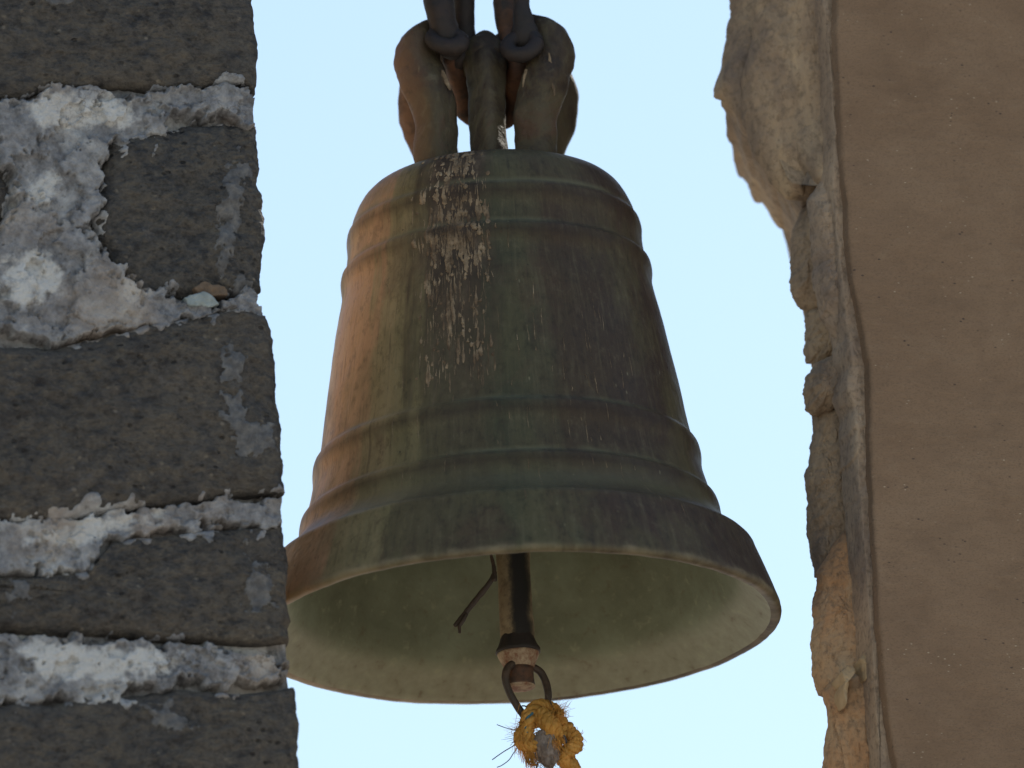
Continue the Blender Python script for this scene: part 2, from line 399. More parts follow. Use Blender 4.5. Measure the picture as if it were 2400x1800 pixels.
def mat_simple(name, a, b, scale=30, rough=.85, bump=.003):
    t = NT(name, rough, .25); n = t.noise(scale, 5, .6); t.color(t.ramp(n, [(.3, a), (.7, b)])); t.bump(n, .5, bump); return t.m

M = dict(stone=mat_stone(), reveal=mat_reveal(), mortar=mat_mortar(), cement=mat_cement(), plaster=mat_plaster(),
         rub=mat_rubble('broken ochre sandstone', (.165, .125, .100), (.29, .21, .142), (.42, .31, .20), 9),
         rubo=mat_rubble('orange sandstone', (.26, .165, .10), (.40, .225, .115), (.42, .31, .20), 8),
         rubm=mat_rubble('worn tan undercoat', (.20, .15, .12), (.31, .23, .165), (.40, .30, .21), 9),
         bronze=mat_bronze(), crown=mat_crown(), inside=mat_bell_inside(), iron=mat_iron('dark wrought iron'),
         rusty=mat_iron('rusty iron', (.026, .020, .018), (.15, .062, .028), .7), wire=mat_iron('dark wire', (.03, .024, .02), (.09, .05, .03), .4, .6),
         shaft=mat_shaft(), paint=mat_paint_rust(), rope=mat_fibre('orange rope', (.66, .34, .065), (.92, .58, .19), .5),
         greyrope=mat_fibre('grey weathered rope', (.13, .10, .085), (.34, .29, .26), .1), thread=mat_simple('blue twine', (.03, .09, .13), (.06, .17, .22), 80),
         dark_thread=mat_simple('dark fibres', (.05, .05, .06), (.12, .11, .12), 80),
         dropping=mat_droppings(),
         wood=mat_simple('old dark timber', (.05, .035, .025), (.12, .085, .06), 12), ground=mat_simple('pale dusty paving', (.36, .32, .27), (.46, .42, .36), .6, .9, .01),
         chipblue=mat_simple('dusty blue-grey chip', (.17, .20, .205), (.29, .33, .335), 90, .9), chipbrick=mat_simple('dusty brick chip', (.09, .068, .052), (.20, .14, .095), 70))

# ------------------------------------------------------------------ ground and church wall
gv = np.array([[-4000, -4000, 0], [4000, -4000, 0], [4000, 4000, 0], [-4000, 4000, 0]], float)
g = mesh_obj('ground', gv, [[0, 1, 2, 3]], M['ground']); g['kind'] = 'structure'

TH = R_(18)                                        # the gable wall is turned 18 degrees to the line of sight
WA = np.array((math.cos(TH), math.sin(TH), 0)); WB = np.array((-math.sin(TH), math.cos(TH), 0))
FRONT = np.array((-0.286, -0.30, LIP_Z))           # a point on the front face of the wall, left jamb
CAMN, FW, CRN, CUN = (np.array(v) for v in (CAM, fwd, CR, CU))

def onto_wall(px, back=0.0):
    """pixels of the photograph (n,2) -> wall coordinates (along, up) on the plane `back` metres behind the front face"""
    px = np.asarray(px, float)
    d = FW + CRN * ((px[:, :1] - 1200) / FPX) + CUN * ((900 - px[:, 1:2]) / FPX)
    P0 = FRONT + WB * back
    s = ((P0 - CAMN) @ WB) / (d @ WB)
    Q = CAMN + d * s[:, None] - FRONT
    return np.stack([Q @ WA, Q[:, 2]], 1)

def wall_xyz(a, b, z):                              # wall frame -> pier-local coordinates (pier empties carry the rotation)
    return np.stack([a, b, z], -1)

def wall_thing(name, label, cat): return thing(name, label, cat, tuple(FRONT), TH)

def box(a0, a1, b0, b1, z0, z1):
    v = np.array([[a, b, z] for z in (z0, z1) for b in (b0, b1) for a in (a0, a1)], float)
    return v, np.array([[0, 2, 3, 1], [4, 5, 7, 6], [0, 1, 5, 4], [2, 6, 7, 3], [0, 4, 6, 2], [1, 3, 7, 5]])

SILL = float(onto_wall([(150, 2285)])[0][1])        # the piers stand on it
cw = wall_thing('church_wall', 'plastered church wall carrying the bell opening', 'wall')
v, f = box(-2.2, 2.6, -.02, .62, -LIP_Z, SILL - .06); mesh_obj('wall_face', v, f, M['plaster'], cw, False)
v, f = box(-2.25, 2.65, -.06, .66, SILL - .06, SILL); mesh_obj('sill', v, f, M['plaster'], cw, False)

# ------------------------------------------------------------------ left stone pier
def resample(poly, n):
    P = np.vstack([poly, poly[:1]]); L = np.concatenate([[0], np.cumsum(np.hypot(*np.diff(P, axis=0).T))])
    s = np.linspace(0, L[-1], n, endpoint=False)
    return np.stack([np.interp(s, L, P[:, 0]), np.interp(s, L, P[:, 1])], 1)

def slab(poly, center=None, seg=300, rings=80, front=0.0, bulge=.012, rnd=.012, depth=.55, amp=.004, nscale=22, jit=.004, seed=0., taper=0.0, edge_noise=.006, mats=1, tilt=(0, 0), skew=0.0, crumble=0.0):
    """a solid lump with outline poly (wall coordinates), rough domed face, rounded arris, sides running back `depth`"""
    P = resample(np.asarray(poly, float), seg); c = P.mean(0) if center is None else np.asarray(center, float)
    nrm = P - c; nl = np.linalg.norm(nrm, axis=1)[:, None]; nrm = nrm / nl
    q = np.concatenate([P * 1.0, np.full((seg, 1), seed)], 1)
    P = P + nrm * (jit * fbm(q * 30 + seed, 4) * 1.6 + .5 * jit * fbm(q * 120 + seed, 2))[:, None]
    rho = 1 - (1 - np.linspace(0, 1, rings)) ** 1.6
    V = c + rho[:, None, None] * (P - c)[None]
    dist = np.linalg.norm(P[None] - V, axis=2)
    q = np.concatenate([V, np.full(V.shape[:2] + (1,), seed)], 2)
    b = front - bulge * (1 - rho[:, None] ** 3) + amp * (1.5 * fbm(q * nscale, 5, .6) + .8 * fbm(q * nscale * .3 + 5, 2) + .5 * fbm(q * nscale * 4.5 + 2, 3, .6, ridged=True))
    if crumble:                                          # broken, layered relief running up the face
        g_ = q * np.array((70, 22, 1.0)); b = b - crumble * (2.2 * fbm(g_, 4, .6, ridged=True) + 1.2 * np.round(3 * fbm(q * np.array((38, 13, 1.)) + 7, 3)) / 3)
    e = np.clip(1 - dist / rnd, 0, 1); b = b + rnd * (1 - np.sqrt(np.clip(1 - e * e, 0, 1))) * .9
    b = b + tilt[0] * (V[..., 0] - c[0]) + tilt[1] * (V[..., 1] - c[1])
    F3 = wall_xyz(V[..., 0], b, V[..., 1])
    nb = 26; side = []
    for k in range(1, nb + 1):
        s = (k / nb) ** 1.5; bb = b[-1] + s * depth
        qq = np.concatenate([P * 18, (bb * 18 + seed)[:, None]], 1)
        off = edge_noise * fbm(qq, 4) * min(1, k / 5) - taper * s
        W = P + nrm * off[:, None]; W[:, 0] += skew * (bb - front); side.append(wall_xyz(W[:, 0], bb, W[:, 1]))
    V3 = np.concatenate([F3, np.array(side)]).reshape(-1, 3)
    Fc = grid_faces(rings + nb, seg, True)
    mi = (np.arange(len(Fc)) // seg >= rings + 3).astype(int) if mats > 1 else None
    return V3, Fc, mi

pier = wall_thing('stone_pier', 'weathered pier of dark stone blocks and flaking white mortar left of the bell', 'pier')
EDGE = [(600, -420), (600, -60), (600, 0), (607, 60), (612, 130), (609, 200), (605, 250), (606, 285), (613, 340), (620, 420), (627, 500), (628, 560), (623, 630), (619, 690), (632, 745),
        (645, 800), (650, 870), (660, 950), (667, 1030), (671, 1100), (670, 1160), (668, 1200), (673, 1260), (684, 1295), (684, 1400), (688, 1480), (693, 1550), (689, 1590), (699, 1650), (704, 1800), (706, 2300)]
def edge(y0, y1, inset=0):
    ys = [y0] + [p[1] for p in EDGE if y0 < p[1] < y1] + [y1]
    ey = [p[1] for p in EDGE]; ex = [p[0] for p in EDGE]
    return [(np.interp(y, ey, ex) - inset, y) for y in ys]
BL = {
 'b1': edge(-420, 210) + [(560, 196), (440, 205), (330, 205), (250, 200), (180, 205), (120, 200), (70, 222), (0, 232), (-120, 235), (-420, 240), (-420, -420)],
 'b2': edge(288, 672) + [(560, 690), (480, 694), (390, 690), (330, 690), (280, 640), (262, 600), (235, 555), (222, 505), (238, 440), (243, 380), (262, 330), (330, 300), (430, 292), (520, 282)],
 'b2l': [(30, 390), (36, 440), (22, 500), (0, 530), (-80, 560), (-420, 560), (-420, 370), (-60, 368), (0, 375)],
 'b3': edge(735, 1152) + [(560, 1160), (430, 1180), (300, 1196), (120, 1222), (0, 1225), (-120, 1228), (-420, 1240), (-420, 800), (-60, 800), (0, 806), (100, 812), (170, 800), (260, 780), (340, 762), (450, 740), (560, 722)],
 'b4': edge(1226, 1496) + [(600, 1506), (480, 1498), (360, 1494), (240, 1482), (110, 1480), (0, 1472), (-420, 1460), (-420, 1360), (0, 1350), (130, 1340), (230, 1318), (270, 1262), (380, 1250), (520, 1236)],
 'b5': edge(1608, 2300) + [(300, 2300), (-420, 2300), (-420, 1655), (0, 1650), (150, 1640), (300, 1625), (430, 1612), (560, 1622)]}
bvh_v, bvh_f, off = [], [], 0
fr = {'b1': 0.0, 'b2': .004, 'b2l': .012, 'b3': -.004, 'b4': .003, 'b5': -.006}
for i, (kname, pl) in enumerate(BL.items()):
    V, F, mi = slab(onto_wall(pl), seg=560, rings=130, front=fr[kname], bulge=.010, rnd=.022, depth=.40, amp=.0058, seed=3.1 * i + 1, mats=2, jit=.0035, edge_noise=.010)
    mesh_obj('stone_block', V, F, [M['stone'], M['reveal']], pier, True, mi)
    bvh_v.append(V); bvh_f.append(F + off); off += len(V)
blocks_bvh = BVHTree.FromPolygons(np.vstack(bvh_v).tolist(), np.vstack(bvh_f).tolist())

# core of the pier behind the blocks, a little inside their edge
core = onto_wall(edge(-420, 2300, 5) + [(-400, 2300), (-400, -420)])
V, F, mi = slab(core, center=core.mean(0), seg=500, rings=40, front=.022, bulge=0, rnd=.02, depth=.38, amp=.004, seed=40, mats=2, jit=.002, edge_noise=.008)
mesh_obj('mortar_core', V, F, [M['mortar'], M['reveal']], pier, True, mi)

LIME = [[(90, 215), (130, 200), (185, 235), (265, 225), (325, 260), (310, 300), (220, 300), (150, 310), (85, 300), (70, 260)], [(10, 620), (60, 600), (120, 600), (150, 640), (120, 690), (60, 720), (10, 700)],
        [(60, 430), (150, 400), (130, 470), (90, 480)], [(280, 655), (310, 650), (330, 700), (300, 730), (275, 700)], [(60, 1265), (200, 1212), (380, 1192), (375, 1215), (230, 1262), (150, 1290)], [(20, 1510), (130, 1505), (330, 1512), (410, 1545), (390, 1570), (250, 1595), (100, 1590)]]

def patch(name, poly, mat, proud, recess=.03, feather=9, rag=16, ragscale=40, amp=.004, nscale=30, seed=0., on_blocks=False, step=2.6, layers=0.0):
    """ragged crust with real relief: a dense sheet whose rim dives below the stone"""
    poly = np.asarray(poly, float); lo = poly.min(0) - 26; hi = poly.max(0) + 26
    lo = np.maximum(lo, (-60, -60)); hi = np.minimum(hi, (760, 1870))
    nx, ny = int((hi[0] - lo[0]) / step) + 1, int((hi[1] - lo[1]) / step) + 1
    X, Y = np.meshgrid(np.linspace(lo[0], hi[0], nx), np.linspace(lo[1], hi[1], ny), indexing='ij')
    px = np.stack([X.ravel(), Y.ravel()], 1); az = onto_wall(px)
    q = np.concatenate([az, np.full((len(az), 1), seed)], 1)
    sdv = poly_sd(poly, px) + rag * (1.4 * fbm(q * ragscale, 4, .6)) 
    ey = np.interp(px[:, 1], [p[1] for p in EDGE], [p[0] for p in EDGE]); ed = ey - 3 - px[:, 0]
    m = smooth(sdv, -feather * .5, feather * .5)
    h = amp * (1.5 * fbm(q * nscale, 6, .58) + 1.3 * fbm(q * nscale * 3.1, 3, .6, ridged=True))
    if layers: h = h - layers * smooth(fbm(q * 17 + 9, 5, .6), .02, .07) * smooth(sdv, 4, 26)
    if on_blocks:
        base = np.empty(len(az))
        for k, (a, z) in enumerate(az):
            r = blocks_bvh.ray_cast(Vector((a, -.3, z)), Vector((0, 1, 0)), .6)
            base[k] = r[0][1] if r[0] is not None else .06
        b = base + .004 * (1 - m) - proud * m - h * m * .35
        b = np.where(base > .03, .06, b)
    else:
        b = recess * (1 - m) - proud * m - h * m
    if not on_blocks: b = b + .035 * smooth(-ed, -8, 5)                     # falls away at the jamb
    keep = (sdv > -feather) & (ed > -5)
    idx = np.arange(nx * ny).reshape(nx, ny); kk = keep.reshape(nx, ny)
    cell = kk[:-1, :-1] & kk[1:, :-1] & kk[1:, 1:] & kk[:-1, 1:]
    F = np.stack([idx[:-1, :-1], idx[1:, :-1], idx[1:, 1:], idx[:-1, 1:]], -1)[cell]
    used = np.unique(F); re = np.full(nx * ny, -1); re[used] = np.arange(len(used))
    V = wall_xyz(az[:, 0], b, az[:, 1])[used]
    o = mesh_obj(name, V, re[F][:, ::-1], mat, pier)
    if mat is M['mortar']:                                # where the smooth white lime coat survives
        lm = np.zeros(len(px))
        for lp in LIME:
            if (np.array(lp).max(0) < lo).any() or (np.array(lp).min(0) > hi).any(): continue
            lm = np.maximum(lm, smooth(poly_sd(np.array(lp, float), px) + 26 * 1.4 * fbm(q * 42 + 31, 5, .62), -10, 16))
        at_ = o.data.attributes.new('lime', 'FLOAT', 'POINT'); at_.data.foreach_set('value', lm[used].astype(np.float32))
    return o

MORT = [
 ([(-60, 235), (70, 230), (120, 196), (180, 202), (300, 222), (400, 205), (430, 196), (470, 200), (540, 180), (565, 200), (620, 215), (620, 290), (560, 290), (540, 270), (410, 270), (395, 310), (330, 335), (262, 345), (240, 400), (245, 470), (222, 505), (225, 540), (235, 570), (250, 640), (330, 690), (330, 740), (150, 812), (60, 790), (-60, 760), (-60, 560), (0, 540), (36, 480), (36, 430), (20, 380), (-60, 370)], .002, .010),
 ([(225, 560), (300, 640), (350, 672), (430, 690), (500, 720), (560, 700), (590, 655), (618, 700), (622, 735), (520, 735), (380, 765), (240, 775), (150, 760), (180, 640)], .002, .006),
 ([(-60, 1222), (60, 1215), (220, 1205), (380, 1190), (500, 1168), (530, 1150), (570, 1165), (600, 1172), (680, 1150), (690, 1215), (620, 1240), (520, 1232), (420, 1240), (300, 1262), (258, 1270), (240, 1300), (200, 1335), (100, 1345), (-60, 1350)], .002, .006),
 ([(-60, 1482), (80, 1490), (240, 1498), (330, 1500), (420, 1515), (520, 1510), (600, 1530), (650, 1525), (668, 1560), (655, 1595), (560, 1600), (530, 1622), (430, 1590), (395, 1612), (300, 1610), (270, 1625), (290, 1650), (240, 1655), (130, 1640), (60, 1650), (-60, 1650)], .004, .008)]
for i, (pl, pr, ly) in enumerate(MORT):
    patch('mortar_joint', pl, M['mortar'], pr, seed=2.7 * i, layers=ly * .7, amp=.0024, feather=16, rag=24)
for i, (pl, pr, ly) in enumerate(MORT):                   # thin crust of the same mortar smeared over the stones' arrises
    patch('mortar_crust', pl, M['mortar'], .0022, feather=10, rag=46, ragscale=26, amp=.004, seed=140 + 2.7 * i, on_blocks=True, step=3.4)
SMEAR = [[(560, 350), (585, 400), (560, 470), (565, 520), (545, 560), (530, 640), (510, 655), (508, 590), (505, 500), (530, 420)],
         [(520, 830), (560, 820), (580, 850), (560, 900), (520, 890)], [(520, 930), (560, 935), (590, 1000), (640, 990), (640, 1050), (600, 1090), (555, 1060), (525, 990)],
         [(575, 1270), (600, 1300), (630, 1350), (635, 1420), (600, 1460), (575, 1400), (580, 1330)], [(340, 1660), (400, 1650), (440, 1710), (400, 1730), (360, 1700)],
         [(555, 660), (575, 650), (605, 700), (612, 725), (570, 725), (548, 700)], [(25, 1370), (85, 1345), (70, 1400), (30, 1440), (10, 1420)], [(95, -30), (160, -30), (150, 20), (110, 15)]]
for i, pl in enumerate(SMEAR):
    patch('cement_smear', pl, M['cement'], .0012, feather=9, rag=30, ragscale=55, amp=.003, seed=50 + i * 3.3, on_blocks=True, step=3.4)

def chip(poly, mat, front, seed, dep=.03):
    V, F, _ = slab(onto_wall(poly), seg=60, rings=14, front=front, bulge=.001, rnd=.0025, depth=dep, amp=.003, nscale=50, jit=.004, seed=seed, edge_noise=.001)
    mesh_obj('joint_chip', V, F, mat, pier)
chip([(430, 700), (460, 688), (490, 690), (512, 716), (490, 724), (445, 718)], M['chipblue'], -.006, 5)
chip([(455, 675), (475, 660), (530, 672), (535, 692), (500, 696), (470, 690)], M['chipbrick'], -.002, 6)
chip([(512, 704), (550, 706), (558, 722), (520, 726)], M['mortar'], -.008, 7)

# ------------------------------------------------------------------ right plastered pier
rp = wall_thing('plastered_pier', 'brown plastered pier with a broken ochre stone edge right of the bell', 'pier')
PE = [(1962, -420), (1962, 0), (1963, 90), (1966, 170), (1972, 300), (1980, 420), (1990, 520), (1994, 610), (2004, 680), (2022, 760), (2030, 800), (2040, 850), (2040, 960), (2042, 1100), (2048, 1220), (2056, 1330), (2060, 1440), (2068, 1530), (2078, 1640), (2088, 1720), (2104, 1800), (2120, 2300)]
pl = onto_wall(PE + [(3600, 2300), (3600, -420)])
V, F, mi = slab(pl, seg=900, rings=60, front=0, bulge=0.0, rnd=.004, depth=.02, amp=.0012, nscale=6, jit=.0016, seed=70, edge_noise=.002, taper=.0)
mesh_obj('plaster_face', V, F, M['plaster'], rp)
# strip of thinner undercoat showing along the plaster's edge
ST = [(1925, -420), (1930, 0), (1945, 120), (1955, 300), (1950, 420), (1962, 560), (1975, 700), (1990, 820), (2000, 950), (2010, 1100), (2020, 1240), (2035, 1400), (2046, 1560), (2056, 1680), (2062, 1800), (2066, 2300), (2200, 2300), (2160, 1500), (2110, 900), (2050, 400), (2040, -420)]
V, F, mi = slab(onto_wall(ST, .02), center=onto_wall([(2060, 900)], .02)[0], seg=1000, rings=60, front=.02, bulge=.0, rnd=.012, depth=.05, amp=.003, nscale=20, jit=.005, seed=71, edge_noise=.003)
mesh_obj('undercoat', V, F, M['rubm'], rp)
# broken stones of the jamb: outline, face set back, material
RS = [
 ([(1745, -420), (1738, 0), (1722, 70), (1703, 150), (1686, 195), (1686, 215), (1712, 240), (1735, 285), (1752, 300), (1770, 330), (1800, 362), (1822, 380), (1834, 410), (1850, 445), (1865, 470), (1886, 484), (1905, 440), (1900, 300), (1880, 100), (1880, -420)], .15, 'rub', .018, (-.55, .30)),
 ([(1790, -420), (1795, 0), (1785, 90), (1768, 160), (1775, 240), (1800, 330), (1840, 400), (1870, 440), (1910, 440), (1945, 420), (1965, 300), (1965, 0), (1960, -420)], .075, 'rub', .014, (-.5, -.08)),
 ([(1888, 488), (1876, 520), (1870, 560), (1868, 640), (1875, 680), (1900, 712), (1940, 720), (1975, 640), (1980, 520), (1950, 450), (1910, 450)], .13, 'rub', .018, (-.6, 0)),
 ([(1905, 460), (1915, 560), (1920, 660), (1935, 730), (1990, 830), (2010, 760), (1990, 600), (1975, 440), (1945, 400)], .05, 'rubm', .02, (-.3, 0)),
 ([(1902, 715), (1906, 760), (1902, 800), (1908, 835), (1916, 836), (1920, 850), (1960, 850), (2010, 820), (2000, 720), (1950, 690)], .13, 'rub', .014, (-.5, 0)),
 ([(1918, 838), (1903, 870), (1898, 910), (1902, 945), (1918, 960), (1950, 955), (1985, 930), (1985, 860), (1950, 835)], .10, 'rub', .022, (-.4, 0)),
 ([(1917, 955), (1922, 1000), (1912, 1030), (1905, 1100), (1908, 1180), (1911, 1240), (1918, 1290), (1928, 1335), (1960, 1340), (2010, 1300), (2020, 1150), (2005, 980), (1975, 930)], .12, 'rub', .012, (-.55, 0)),
 ([(1928, 1330), (1930, 1370), (1925, 1420), (1920, 1490), (1926, 1560), (1940, 1610), (1975, 1640), (2040, 1600), (2040, 1450), (2028, 1300), (1990, 1230), (1960, 1270)], .09, 'rubo', .010, (-.55, 0)),
 ([(1940, 1605), (1952, 1640), (1956, 1690), (1948, 1740), (1946, 1800), (1944, 2300), (2070, 2300), (2066, 1800), (2058, 1650), (2045, 1560), (1990, 1560)], .08, 'rubo', .012, (-.5, 0)),
]
CRUM = (.0012, .0012, .003, .002, .004, .004, .004, .0015, .003)
for i, (o_, back, mm, bul, tilt) in enumerate(RS):
    pl = onto_wall(o_, back)
    V, F, _ = slab(pl, seg=280, rings=70, front=back, bulge=bul, rnd=.02, depth=.45 - back, amp=.0035 if i < 2 else .005, nscale=20 if i < 2 else 30, jit=.0035, seed=80 + 4 * i, edge_noise=.010, tilt=tilt, skew=.40, crumble=CRUM[i])
    mesh_obj('broken_stone', V, F, M[mm], rp)
v, f = box(onto_wall([(2130, 900)])[0][0], onto_wall([(3500, 900)])[0][0], (.03), .46, SILL, float(onto_wall([(2300, -410)])[0][1])); v[:, 0] += .42 * v[:, 1]; mesh_obj('pier_core', v, f, M['reveal'], rp, False)
for poly, sd_ in (([(2022, 1545), (2032, 1530), (2044, 1536), (2046, 1560), (2040, 1590), (2030, 1588), (2026, 1565)], 1), ([(1975, 1570), (1990, 1555), (2006, 1560), (2008, 1575), (1995, 1580), (1985, 1650), (1978, 1620)], 2)):
    V, F, _ = slab(onto_wall(poly, .045), seg=60, rings=16, front=.045, bulge=.001, rnd=.004, depth=.05, amp=.003, nscale=50, jit=.003, seed=sd_)
    mesh_obj('plaster_flake', V, F, mat_simple('pale ochre plaster', (.33, .23, .13), (.42, .31, .19), 60), rp)

# ------------------------------------------------------------------ bell
C951, S309 = math.cos(PITCH), math.sin(PITCH)
def bl(u, v, h): return (u * KD, v * KD, h * KD)
def at(x, y, v=0.0):
    """point of the drawing (2212 wide) -> bell-local metres at depth v (drawing units behind the axis)"""
    dx, dy = x - 1113.0, y - 1344.0
    u = dx * .9985 - dy * .055; t = dy * .9985 + dx * .055
    return bl(u, v, (S309 * v - t) / C951)

bell = thing('bronze_bell', 'green and brown patinated bronze bell hanging mouth down in the opening', 'bell', (0, 0, LIP_Z))
outer = [(0, -967), (80, -966), (150, -963), (205, -957), (250, -943), (276, -925), (292, -903), (303, -880), (309, -862), (312, -845), (316, -820), (320, -795), (328, -749), (338, -700), (352, -640), (368, -560), (385, -470), (397, -395),
         (409, -345), (423, -290), (436, -245), (445, -215), (452, -200), (464, -180), (480, -162), (497, -148), (508, -141), (516, -137), (523, -129), (528, -116), (541, -84), (557, -42), (568, -12), (571, -2)]
O = np.array(outer, float)
tt = np.concatenate([np.linspace(-967, -860, 26)[:-1], np.linspace(-860, -100, 300), np.linspace(-100, -2, 34)[1:]])
sp = spline(O, 900); 
rr = np.interp(tt, sp[:, 1], sp[:, 0]); 
first = spline(O[:8], 40); sel = tt > first[-1, 1]
prof = np.vstack([first, np.stack([rr, tt], 1)[sel]])
for c_, hh, pr in ((-840, 15, 6.5), (-749, 15, 9.0), (-345, 17, 9.0), (-224, 15, 10.0)):
    d = (prof[:, 1] - c_) / hh
    up = np.where(d < 0, np.exp(-np.abs(d) ** 4.5), np.exp(-(np.abs(d) / 1.7) ** 2.2))
    prof[:, 0] += pr * up
OUT_N = len(prof)
lip = np.array([(571.5, 3), (570, 8), (565, 11), (556, 11.5), (548, 9), (540, 2)], float)
inn = spline([(540, 2), (522, -16), (502, -36), (486, -52), (474, -72), (464, -100), (450, -150), (415, -250), (378, -385), (338, -560), (300, -740), (272, -850), (225, -905), (130, -925), (1, -930)], 120)
allp = np.vstack([prof, lip[:-1], inn])
SEG = 420
ang = np.linspace(0, 2 * np.pi, SEG, endpoint=False)
Rr = allp[:, 0][:, None] * np.ones(SEG); Zz = (-allp[:, 1] / C951)[:, None] * np.ones(SEG)
q = np.stack([Rr * np.cos(ang) * KD, Rr * np.sin(ang) * KD, Zz * KD], -1)
nz = 1.6 * fbm(q * 7, 2) + .9 * fbm(q * 30, 4)
near_lip = np.exp(-np.abs(Zz) / 14.0)
Rr = Rr * 1.0 + nz * np.clip(Rr / 200, 0, 1) + near_lip * 2.2 * fbm(q * 24 + 3, 4, .6)
Zz = Zz + near_lip * 6.0 * fbm(np.stack([np.cos(ang) * 4, np.sin(ang) * 4, 0 * ang], -1)[None] * np.ones((len(allp), 1, 1)), 4, .62)
V = np.stack([Rr * np.cos(ang) * KD, Rr * np.sin(ang) * KD, Zz * KD], -1).reshape(-1, 3)
F = grid_faces(len(allp), SEG, True)
mi = (np.arange(len(F)) // SEG >= OUT_N + 4).astype(int)
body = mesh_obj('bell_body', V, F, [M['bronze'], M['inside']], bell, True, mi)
def bell_r(t): return np.interp(t, prof[:, 1], prof[:, 0])

# dried droppings: thin raised runs on the bell wall
parts = []
for k in range(900):
    if k < 360: az = random.gauss(-15.5, 6.8); t0 = -952 + 210 * random.random() ** 1.15
    elif k < 460: az = random.gauss(-16, 6); t0 = random.uniform(-800, -700)
    elif k < 800: az = random.choice((-24, -21, -18, -16, -13, -9, -5)) + random.gauss(0, 2.0); t0 = -750 + 330 * random.random() ** 1.25
    else: az = random.uniform(-40, 46); t0 = random.uniform(-640, -150)
    big = random.random() ** 2.6
    W = .7 + 6.5 * big if k < 800 else random.uniform(.5, 1.2); L = random.uniform(5, 16) + (40 * random.random() if random.random() < .45 else 0)
    if k > 460: W = min(W, 4.2); L *= 1.2
    n = 11; s = np.linspace(0, 1, n); pw = random.choice((1.0, 1.8, 2.6))
    wprof = W * (np.sin(np.pi * np.clip(s ** pw * .96 + .02, 0, 1)) ** .7 * .75 + .14) * (1 + rng.normal(0, .22, n))
    wprof = np.maximum(wprof, .25)
    t_ = t0 + L * s; r_ = bell_r(t_); a = np.radians(az) + (np.cumsum(rng.normal(0, .9, n)) * .5) / r_
    seg = 7; th = np.linspace(0, np.pi, seg); rowsV = []
    for j in range(n):
        da = np.cos(th) * wprof[j] / r_[j] + rng.normal(0, .12, seg) * wprof[j] / r_[j]
        hgt = r_[j] - 1.6 + np.sin(th) * (min(2.4, wprof[j] * .6) + 1.5)
        rowsV.append(np.stack([hgt * np.sin(a[j] + da) * KD, -hgt * np.cos(a[j] + da) * KD, np.full(seg, -t_[j] / C951 * KD)], 1))
    parts.append((np.array(rowsV).reshape(-1, 3), grid_faces(n, seg)))
V, F = join(parts)
dr = mesh_obj('bird_droppings', V, F, M['dropping'], body); dr['kind'] = 'stuff'; dr['label'] = 'dried pale bird droppings running down the bell'

# crown: four ears, front post and head
ear = [(-108, -128, 985), (-116, -122, 1040), (-114, -126, 1118), (-133, -120, 1200), (-147, -104, 1254), (-134, -82, 1302), (-98, -52, 1318), (-48, -22, 1296), (-8, 0, 1272)]
def make_ear(su, sv, vs=1.0, hs=1.0, seed=0., shift=0.):
    P = [bl(u * su + shift * max(0., (1210 - h) / 225.), v * sv * vs, 985 + (h - 985) * hs) for u, v, h in ear]
    V, F = tube(P, [40 * KD, 40 * KD, 42 * KD, 46 * KD, 45 * KD, 42 * KD, 38 * KD, 36 * KD, 34 * KD], 90, 40, rough=.17, rscale=24, seed=seed, sq=3.4)
    return mesh_obj('crown_ear', V, F, M['crown'], bell)
make_ear(1, 1, seed=1); make_ear(-1, 1, seed=5, shift=-16); make_ear(1.0, -1, 1.5, .96, 9); make_ear(-1.02, -1, 1.5, .96, 13)
V, F = tube([bl(-1, -118, 985), bl(-1, -116, 1080), bl(0, -110, 1170), bl(0, -84, 1240), bl(0, -40, 1280), bl(0, 0, 1292)], [37 * KD, 35 * KD, 35 * KD, 40 * KD, 50 * KD, 48 * KD], 60, 36, rough=.14, rscale=26, seed=3, sq=3.6)
mesh_obj('crown_post', V, F, M['crown'], bell)
V, F = tube([bl(0, 30, 985), bl(0, 20, 1150), bl(0, 5, 1310)], [40 * KD, 36 * KD, 46 * KD], 30, 24, rough=.2, rscale=30, seed=7)
mesh_obj('crown_stem', V, F, M['crown'], bell)

V, F = tube([at(1050, 178, -66), at(1047, 150, -66), at(1046, 120, -62), at(1047, 96, -56)], [36 * KD, 46 * KD, 50 * KD, 44 * KD], 30, 30, rough=.18, rscale=34, seed=21)
mesh_obj('crown_head', V, F, M['crown'], bell)

for pts, w in (([(1186, 112), (1189, 135), (1191, 160), (1194, 190)], 3.6), ([(1137, 148), (1134, 165), (1130, 186)], 5.0), ([(955, 150), (962, 170), (972, 192)], 6.5), ([(1196, 182), (1198, 205)], 3.0), ([(905, 140), (903, 175)], 2.4)):  # cream drips; the widest run paints sunlight on the left ear's inner face
    vv = -168 if pts[0][0] > 1160 or pts[0][0] < 920 else -150
    V, F = tube([at(x, y, vv) for x, y in pts], [w * .5 * KD, w * KD, w * .8 * KD, w * .4 * KD], 20, 10, flat=.45, flat_dir=(0, 1, 0), rough=.5, rscale=200)
    mesh_obj('drip_and_sun_patch', V, F, M['dropping'], bell)
V, F = tube([at(1004 + 7 * math.cos(x), 878 + 8 * math.sin(x), -402) for x in np.linspace(0, 2 * np.pi, 20)], 2.6 * KD, 40, 8, cap=False); mesh_obj('casting_ring', V, F, M['crown'], body)
V, F = tube([at(842, 1146, -474), at(845, 1138, -474), at(849, 1131, -474)], [6 * KD, 8 * KD, 6 * KD], 14, 14, flat=.4, flat_dir=(0, 1, 0)); mesh_obj('dark_stain', V, F, M['wire'], body)  # black stain on the lip, added as a flattened dark disc

